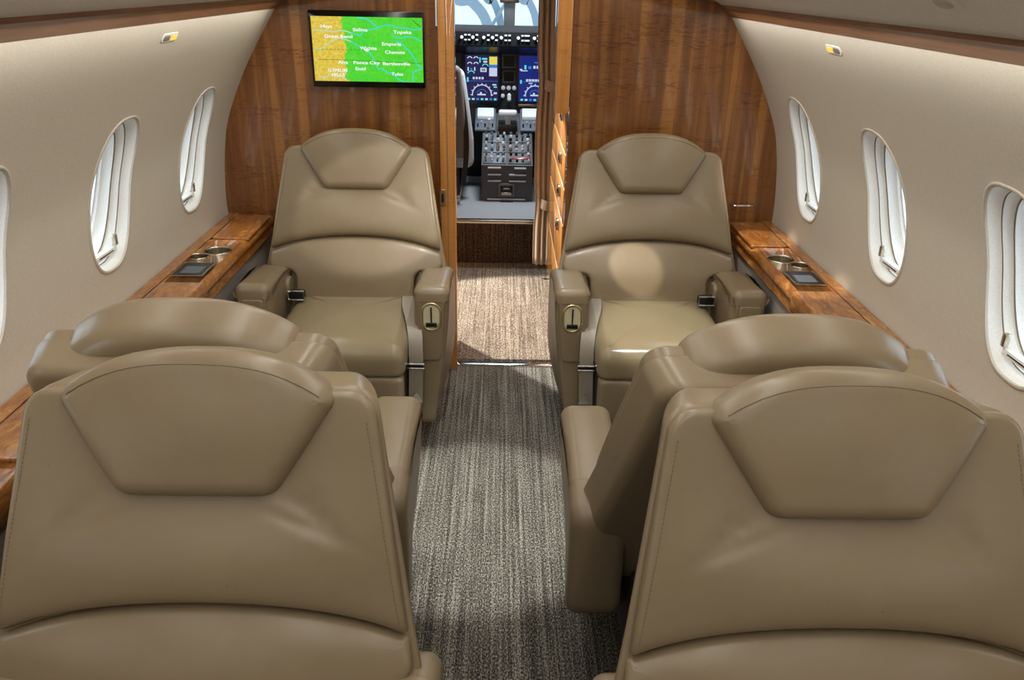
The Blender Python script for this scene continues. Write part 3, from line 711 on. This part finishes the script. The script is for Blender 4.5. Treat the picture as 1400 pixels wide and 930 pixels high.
# ---------------------------------------------------------------- flight deck
struct(obj('wall_cockpit_left', *join(box(-.80, -.27, 4.43, 4.45, .26, 1.84), box(-.82, -.80, 4.43, 6.0, 0, 1.25)), 'panel'))
struct(obj('wall_cockpit_right', *join(box(.275, .80, 4.43, 4.45, .26, 1.84), box(.80, .82, 4.43, 6.0, 0, 1.25)), 'panel'))
struct(obj('ceiling_cockpit', *join(box(-.82, .82, 4.43, 5.25, 1.66, 1.70), box(-.82, -.80, 4.43, 5.0, 1.25, 1.7), box(.80, .82, 4.43, 5.0, 1.25, 1.7)), 'psu'))
struct(obj('wall_cockpit_front', *join(box(-.82, .82, 6.0, 6.03, 0, 1.17), box(-.80, .80, 5.56, 5.58, .25, .80)), 'black'))
ws = empty('window_windshield', (.036, 6.0, 1.17)); struct(ws, 'flight deck windshield with a grey centre post')
def wp(n, vf, m): return obj(n, [(x - .036, y - 6.0, z - 1.17) for x, y, z in vf[0]], vf[1], m, ws)
def slope(x0, x1, th): return [(x0, 6.0, 1.17), (x1, 6.0, 1.17), (x1, 5.25, 1.68), (x0, 5.25, 1.68), (x0, 6.0 + th, 1.17 + th), (x1, 6.0 + th, 1.17 + th), (x1, 5.25 + th, 1.68 + th), (x0, 5.25 + th, 1.68 + th)], [(0, 1, 2, 3), (4, 5, 6, 7), (0, 1, 5, 4), (1, 2, 6, 5), (2, 3, 7, 6), (3, 0, 4, 7)]
wp('pane', slope(-.78, -.004, .01), 'glass'); wp('pane', slope(.078, .78, .01), 'glass'); wp('centre_post', slope(-.002, .074, .04), 'knobwhite')
wp('post_fitting', box(-.03, .10, 5.66, 5.72, 1.36, 1.40, .01), 'steel')
dash = empty('instrument_panel', (.03, 5.45, .25)); tag(dash, 'black instrument panel with two lit displays on the flight deck', 'instrument panel')
def dp(n, vf, m, par=dash, **k): return obj(n, [(x - .03, y - 5.45, z - .25) for x, y, z in vf[0]], vf[1], m, par, **k)
dp('panel_board', box(-.78, .78, 5.46, 5.52, .62, 1.20, .004), 'panel')
gs = dp('glareshield', extr([(5.28, 1.215), (5.26, 1.205), (5.27, 1.125), (5.36, 1.105), (5.44, 1.10), (5.98, 1.16), (5.98, 1.205), (5.6, 1.228)], -.78, .78, 'x'), 'glare', sharp=30)
dp('glareshield_lip', extr([(5.30, 1.122), (5.42, 1.07), (5.455, 1.07), (5.455, 1.115)], -.76, .76, 'x'), 'glare_under', sharp=30)
for i, x in enumerate((-.258, -.19, -.123, -.069, -.015, .089, .188)):
    dp('glareshield_knob', lathe([(.010, 0), (.010, -.018), (.007, -.022)], 12, (x, 5.262, 1.172), 'y'), 'knobwhite', gs)
for x in (-.235, -.212, -.165, -.095, -.045, .012, .035, .115, .135, .150, .212):
    for z in (1.186, 1.158):
        dp('glareshield_button', box(x - .0075, x + .0075, 5.252, 5.262, z - .004, z + .004, .001), 'knobwhite', gs)
# displays
def display(x0, x1, z0, z1, kind):
    b = dp('display_bezel', box(x0 - .022, x1 + .022, 5.445, 5.462, z0 - .025, z1 + .022, .004), 'black')
    sm = 's_navy' if kind == 0 else 's_blue'
    s = dp('display_glass', box(x0, x1, 5.4435, 5.446, z0, z1), sm, b, smooth=False)
    W, H = x1 - x0, z1 - z0
    def q(a, bq, c, d, m): dp('display_mark', box(x0 + W * a, x0 + W * c, 5.442, 5.4436, z1 - H * d, z1 - H * bq), m, b, smooth=False)
    yy = 5.4425
    def arc(cx, cz, r_, a0, a1, rad, m):
        P = [(x0 + W * cx + r_ * math.cos(R(a)), yy, z1 - H * cz + r_ * math.sin(R(a))) for a in [a0 + (a1 - a0) * k / 20 for k in range(21)]]
        dp('compass_arc', tube(P, rad, 5), m, b)
    arc(.5, .86, .062, -5, 185, .0035, 's_pale'); arc(.5, .86, .034, 20, 160, .0016, 's_sky')
    for k in range(9):
        a = R(k * 22.5); dp('compass_tick', tube([(x0 + W * .5 + .062 * math.cos(a), yy, z1 - H * .86 + .062 * math.sin(a)), (x0 + W * .5 + .074 * math.cos(a), yy, z1 - H * .86 + .074 * math.sin(a))], .0025, 4), 's_pale', b)
    q(.36, .84, .62, .87, 's_pale'); q(.44, .80, .50, .84, 's_pale')
    for k in range(7): q(.06 + k * .135, .935, .14 + k * .135, .975, ('s_cyan', 's_pale', 's_sky')[k % 3])
    q(.02, .555, .98, .562, 's_sky')
    if kind == 0:
        q(.72, .03, .96, .20, 's_yellow'); q(.72, .20, .96, .27, 's_sky'); q(.72, .27, .96, .45, 's_pale')
        for r_ in range(2):
            for k in range(2): arc(.13 + k * .19, .09 + r_ * .12, .015, 20, 160, .003, 's_pale')
        q(.42, .05, .46, .16, 's_cyan'); q(.50, .06, .66, .10, 's_cyan'); q(.54, .12, .66, .16, 's_pale'); q(.45, .27, .64, .36, 's_pale'); q(.49, .29, .60, .34, 's_navy')
        arc(.6, .26, .02, 20, 160, .003, 's_cyan'); arc(.17, .42, .022, 20, 160, .003, 's_cyan')
        q(.06, .26, .10, .34, 's_pale'); q(.15, .28, .2, .32, 's_sky'); q(.26, .26, .3, .34, 's_pale')
        for k in range(4): q(.22 + k * .09, .47, .28 + k * .09, .52, 's_pale')
        q(.04, .48, .09, .58, 's_cyan'); q(.82, .62, .94, .65, 's_pale'); q(.86, .67, .96, .70, 's_cyan'); q(.86, .80, .96, .84, 's_pale')
    else:
        q(.02, .28, .10, .31, 's_pale'); q(.16, .20, .22, .29, 's_cyan'); q(.28, .22, .37, .28, 's_sky')
        for k in range(4): q(.43 + k * .1, .21, .50 + k * .1, .27, 's_pale')
        q(.05, .31, .26, .33, 's_pale'); q(.46, .13, .62, .15, 's_sky')
        for k in range(5): q(.22 + k * .09, .50, .29 + k * .09, .55, 's_pale')
        q(.04, .52, .09, .60, 's_cyan'); q(.30, .58, .42, .60, 's_pale')
display(-.244, -.032, .770, 1.055, 0); display(.101, .313, .770, 1.055, 1)
for x0, x1, z0, z1 in ((-.004, .073, .985, 1.058), (0, .071, .894, .960)):
    sb = dp('standby_instrument', box(x0 - .008, x1 + .008, 5.444, 5.462, z0 - .008, z1 + .008, .006), 'ped')
    dp('standby_screen', box(x0 + .004, x1 - .004, 5.4425, 5.4445, z0 + .004, z1 - .004), 'gloss_black', sb)
for x in (0.0, .036, .072): dp('round_switch', lathe([(.014, 0), (.014, -.012), (.010, -.015)], 14, (x, 5.458, .855), 'y'), 'knobwhite')
dp('round_switch', lathe([(.013, 0), (.013, -.012), (.008, -.015)], 14, (-.002, 5.458, .805), 'y'), 'knobwhite')
gl_ = dp('gear_lever', tube([(.040, 5.458, .800), (.040, 5.42, .800)], .006, 8), 'steel'); dp('gear_lever_grip', lathe([(.004, -.026), (.013, -.016), (.013, .016), (.004, .026)], 12, (.040, 5.415, .800), 'z'), 'knobwhite', gl_)
dp('label_strip', box(.10, .30, 5.44, 5.462, .738, .756, .002), 'steel')
for x in (-.15, -.06, .02, .06, .16, .22): dp('toggle', tube([(x, 5.458, .70), (x, 5.43, .712)], .009, 8), 'seatgrey')
# centre pedestal with throttles
ped = empty('centre_pedestal', (.03, 4.885, .25)); tag(ped, 'charcoal centre pedestal with throttle levers and switch panels', 'pedestal')
def pp(n, vf, m, par=ped, **k): return obj(n, [(x - .03, y - 4.885, z - .25) for x, y, z in vf[0]], vf[1], m, par, **k)
pp('pedestal_body', extr([(4.885, .25), (4.885, .470), (5.17, .612), (5.48, .70), (5.48, .25)], -.125, .185, 'x'), 'ped', sharp=20)
sl = lambda y: .470 + (y - 4.885) * (.142 / .285)
def pbox(x0, x1, y0, y1, h0, h1, ins=.0):
    # box lying on the sloped top
    V, F = box(x0, x1, y0, y1, h0, h1, .0015, 1); return [(x, y, z + (sl(y) if y < 5.17 else .612 + (y - 5.17) * .284)) for x, y, z in V], F
for x0, x1 in ((-.118, .026), (.034, .178)):
    for k, (y0, y1) in enumerate(((4.895, 4.985), (4.992, 5.075), (5.082, 5.165))):
        pn = pp('switch_panel', pbox(x0, x1, y0, y1, 0, .006), 'panel_grey' if x0 < 0 else 'ped')
        for r_ in range(3):
            for c in range(4):
                x = x0 + .018 + c * .036 + random.uniform(-.003, .003); y = y0 + .016 + r_ * .028
                if y > y1 - .008: continue
                if k == 0 and x0 > 0 and r_ == 1: continue
                rr = random.choice((.006, .008, .010)); pp('switch_knob', lathe([(rr, 0), (rr, .012), (rr * .7, .016)], 10, (x, y, sl(y) + .005)), random.choice(('knobwhite', 'panel_grey', 'black', 'steel')), pn)
        if k == 0 and x0 > 0: pp('red_readout', pbox(x0 + .02, x1 - .006, y0 + .034, y0 + .060, .004, .009), 'red', pn)
for xa, xb in ((-.175, -.045), (.112, .235)):
    tq = pp('quadrant_panel', [(x, y, z) for x, y, z in box(xa, xb, 5.19, 5.44, 0, .012, .002)[0]], 'panel_grey') if False else None
    V, F = box(xa, xb, 5.17, 5.40, 0, .012, .002); V = [(x, y, .622 + (y - 5.17) * .42 + z) for x, y, z in V]; tq = pp('quadrant_panel', (V, F), 'panel_grey')
    V, F = box(xa + .012, xb - .012, 5.27, 5.36, .012, .040, .004); V = [(x, y, .622 + (y - 5.17) * .42 + z) for x, y, z in V]; pp('label_plate', (V, F), 'knobwhite', tq)
    for k in range(5):
        x = xa + .018 + k * .023; y = 5.20 + (k % 2) * .025; pp('toggle_switch', tube([(x, y, .63 + (y - 5.17) * .42), (x, y - .006, .655 + (y - 5.17) * .42)], .005, 7), ('black', 'knobwhite')[k % 2], tq)
th = pp('throttle_quadrant', box(-.028, .092, 5.15, 5.38, .60, .665, .006), 'black')
pp('throttle_lever', box(.016, .050, 5.19, 5.215, .60, .728, .004), 'knobwhite', th)
pp('throttle_grip', box(-.026, .088, 5.165, 5.225, .716, .752, .012, 3), 'knobwhite', th)
pp('flap_lever', tube([(-.075, 5.19, .62), (-.085, 5.17, .70)], .010, 8), 'knobwhite', th)
# louvres and ash tray on the rear face
for x0, x1, z in ((-.087, -.006, .455), (-.087, -.006, .415), (-.087, -.006, .376), (.075, .146, .453), (.043, .146, .414), (.043, .146, .376), (-.09, .145, .263)):
    pp('louvre', box(x0, x1, 4.873, 4.887, z - .0045, z + .0045, .002), 'knobwhite')
at = pp('ash_tray', box(-.022, .078, 4.872, 4.888, .280, .362, .004), 'seatgrey')
pp('ash_tray_recess', box(-.010, .066, 4.868, 4.874, .292, .350, .003), 'black', at); pp('ash_tray_flap', box(-.004, .060, 4.862, 4.871, .293, .310, .003), 'steel', at); pp('ash_tray_slot', box(.008, .048, 4.864, 4.871, .328, .336, .001), 'steel', at)
pp('floor_bracket', box(-.01, .07, 4.855, 4.885, .25, .258), 'black')
# pilot seat
ps = empty('pilot_seat', (-.44, 4.95, .25)); tag(ps, 'grey pilot seat with pale sheepskin edge, cut off by the door', 'pilot seat')
def sp(n, vf, m, par=ps, **k): return obj(n, [(x + .44, y - 4.95, z - .25) for x, y, z in vf[0]], vf[1], m, par, **k)
sp('seat_back', pillow(rpoly([(-.66, .52, .04), (-.20, .52, .04), (-.225, .85, 0), (-.245, 1.05, .04), (-.62, 1.05, .04)], .03), .10, .03, lambda u, z, v: (u, 4.86 - (z - .52) * .10 + v, z)), 'seatgrey')
sp('sheepskin_cover', pillow(rpoly([(-.665, .44, .05), (-.172, .44, .05), (-.175, .62, .05), (-.205, .86, .05), (-.23, 1.03, .05), (-.63, 1.03, .05)], .03), .10, .045, lambda u, z, v: (u, 4.94 - (z - .52) * .10 + v, z), bulge=.02), 'fleece')
sp('seat_pan', box(-.66, -.19, 4.90, 5.32, .44, .54, .04, 3), 'fleece')
sp('seat_base', box(-.60, -.26, 4.92, 5.2, .25, .45, .01), 'black')
sp('seat_rail', box(-.29, -.255, 4.80, 5.3, .25, .30, .004), 'steel')
sp('harness', ribbon(spline([(-.25, 4.84, .95), (-.215, 4.80, .7), (-.215, 4.80, .52), (-.235, 4.81, .36)], 6), .03, (1, 0, 0), .003), 'black')

# ---------------------------------------------------------------- hangar outside
struct(obj('ground', *box(-40, 40, -30, 60, -1.5, -1.45), 'ground'), 'pale hangar floor outside the windows')
struct(obj('wall_hangar', *box(-40, 40, 34, 34.4, -1.45, 12), 'hangar'), 'far white hangar wall')
for i, (x0, x1, th_, Y, lab) in enumerate(((-.62, -.17, .115, 10.0, 'widest grey hangar frame rib outside the windshield'), (-.25, -.03, .085, 10.3, 'slim hangar rib left of the windshield post'), (.16, .40, .085, 10.3, 'slim hangar rib right of the windshield post'))):
    P = spline([(x0 - .25, Y, 2.6), (x0, Y, 1.40), (x0 + (x1 - x0) * .55, Y, 1.26), (x1 - (x1 - x0) * .08, Y, 1.05), (x1, Y, .7), (x1 + .02, Y, -1.45)], 8)
    tag(obj('hangar_rib', *ribbon(P, th_, (1, 0, .25), .08), 'hangar_rib', sharp=40), lab, 'rib', 'hangar frame ribs')
tag(obj('hangar_brace', *tube([(.12, 10.2, 1.42), (-.14, 10.2, 1.0), (-.9, 10.2, -1.45)], .02, 8), 'hangar_rib'), 'thin straight brace behind the windshield post', 'brace')
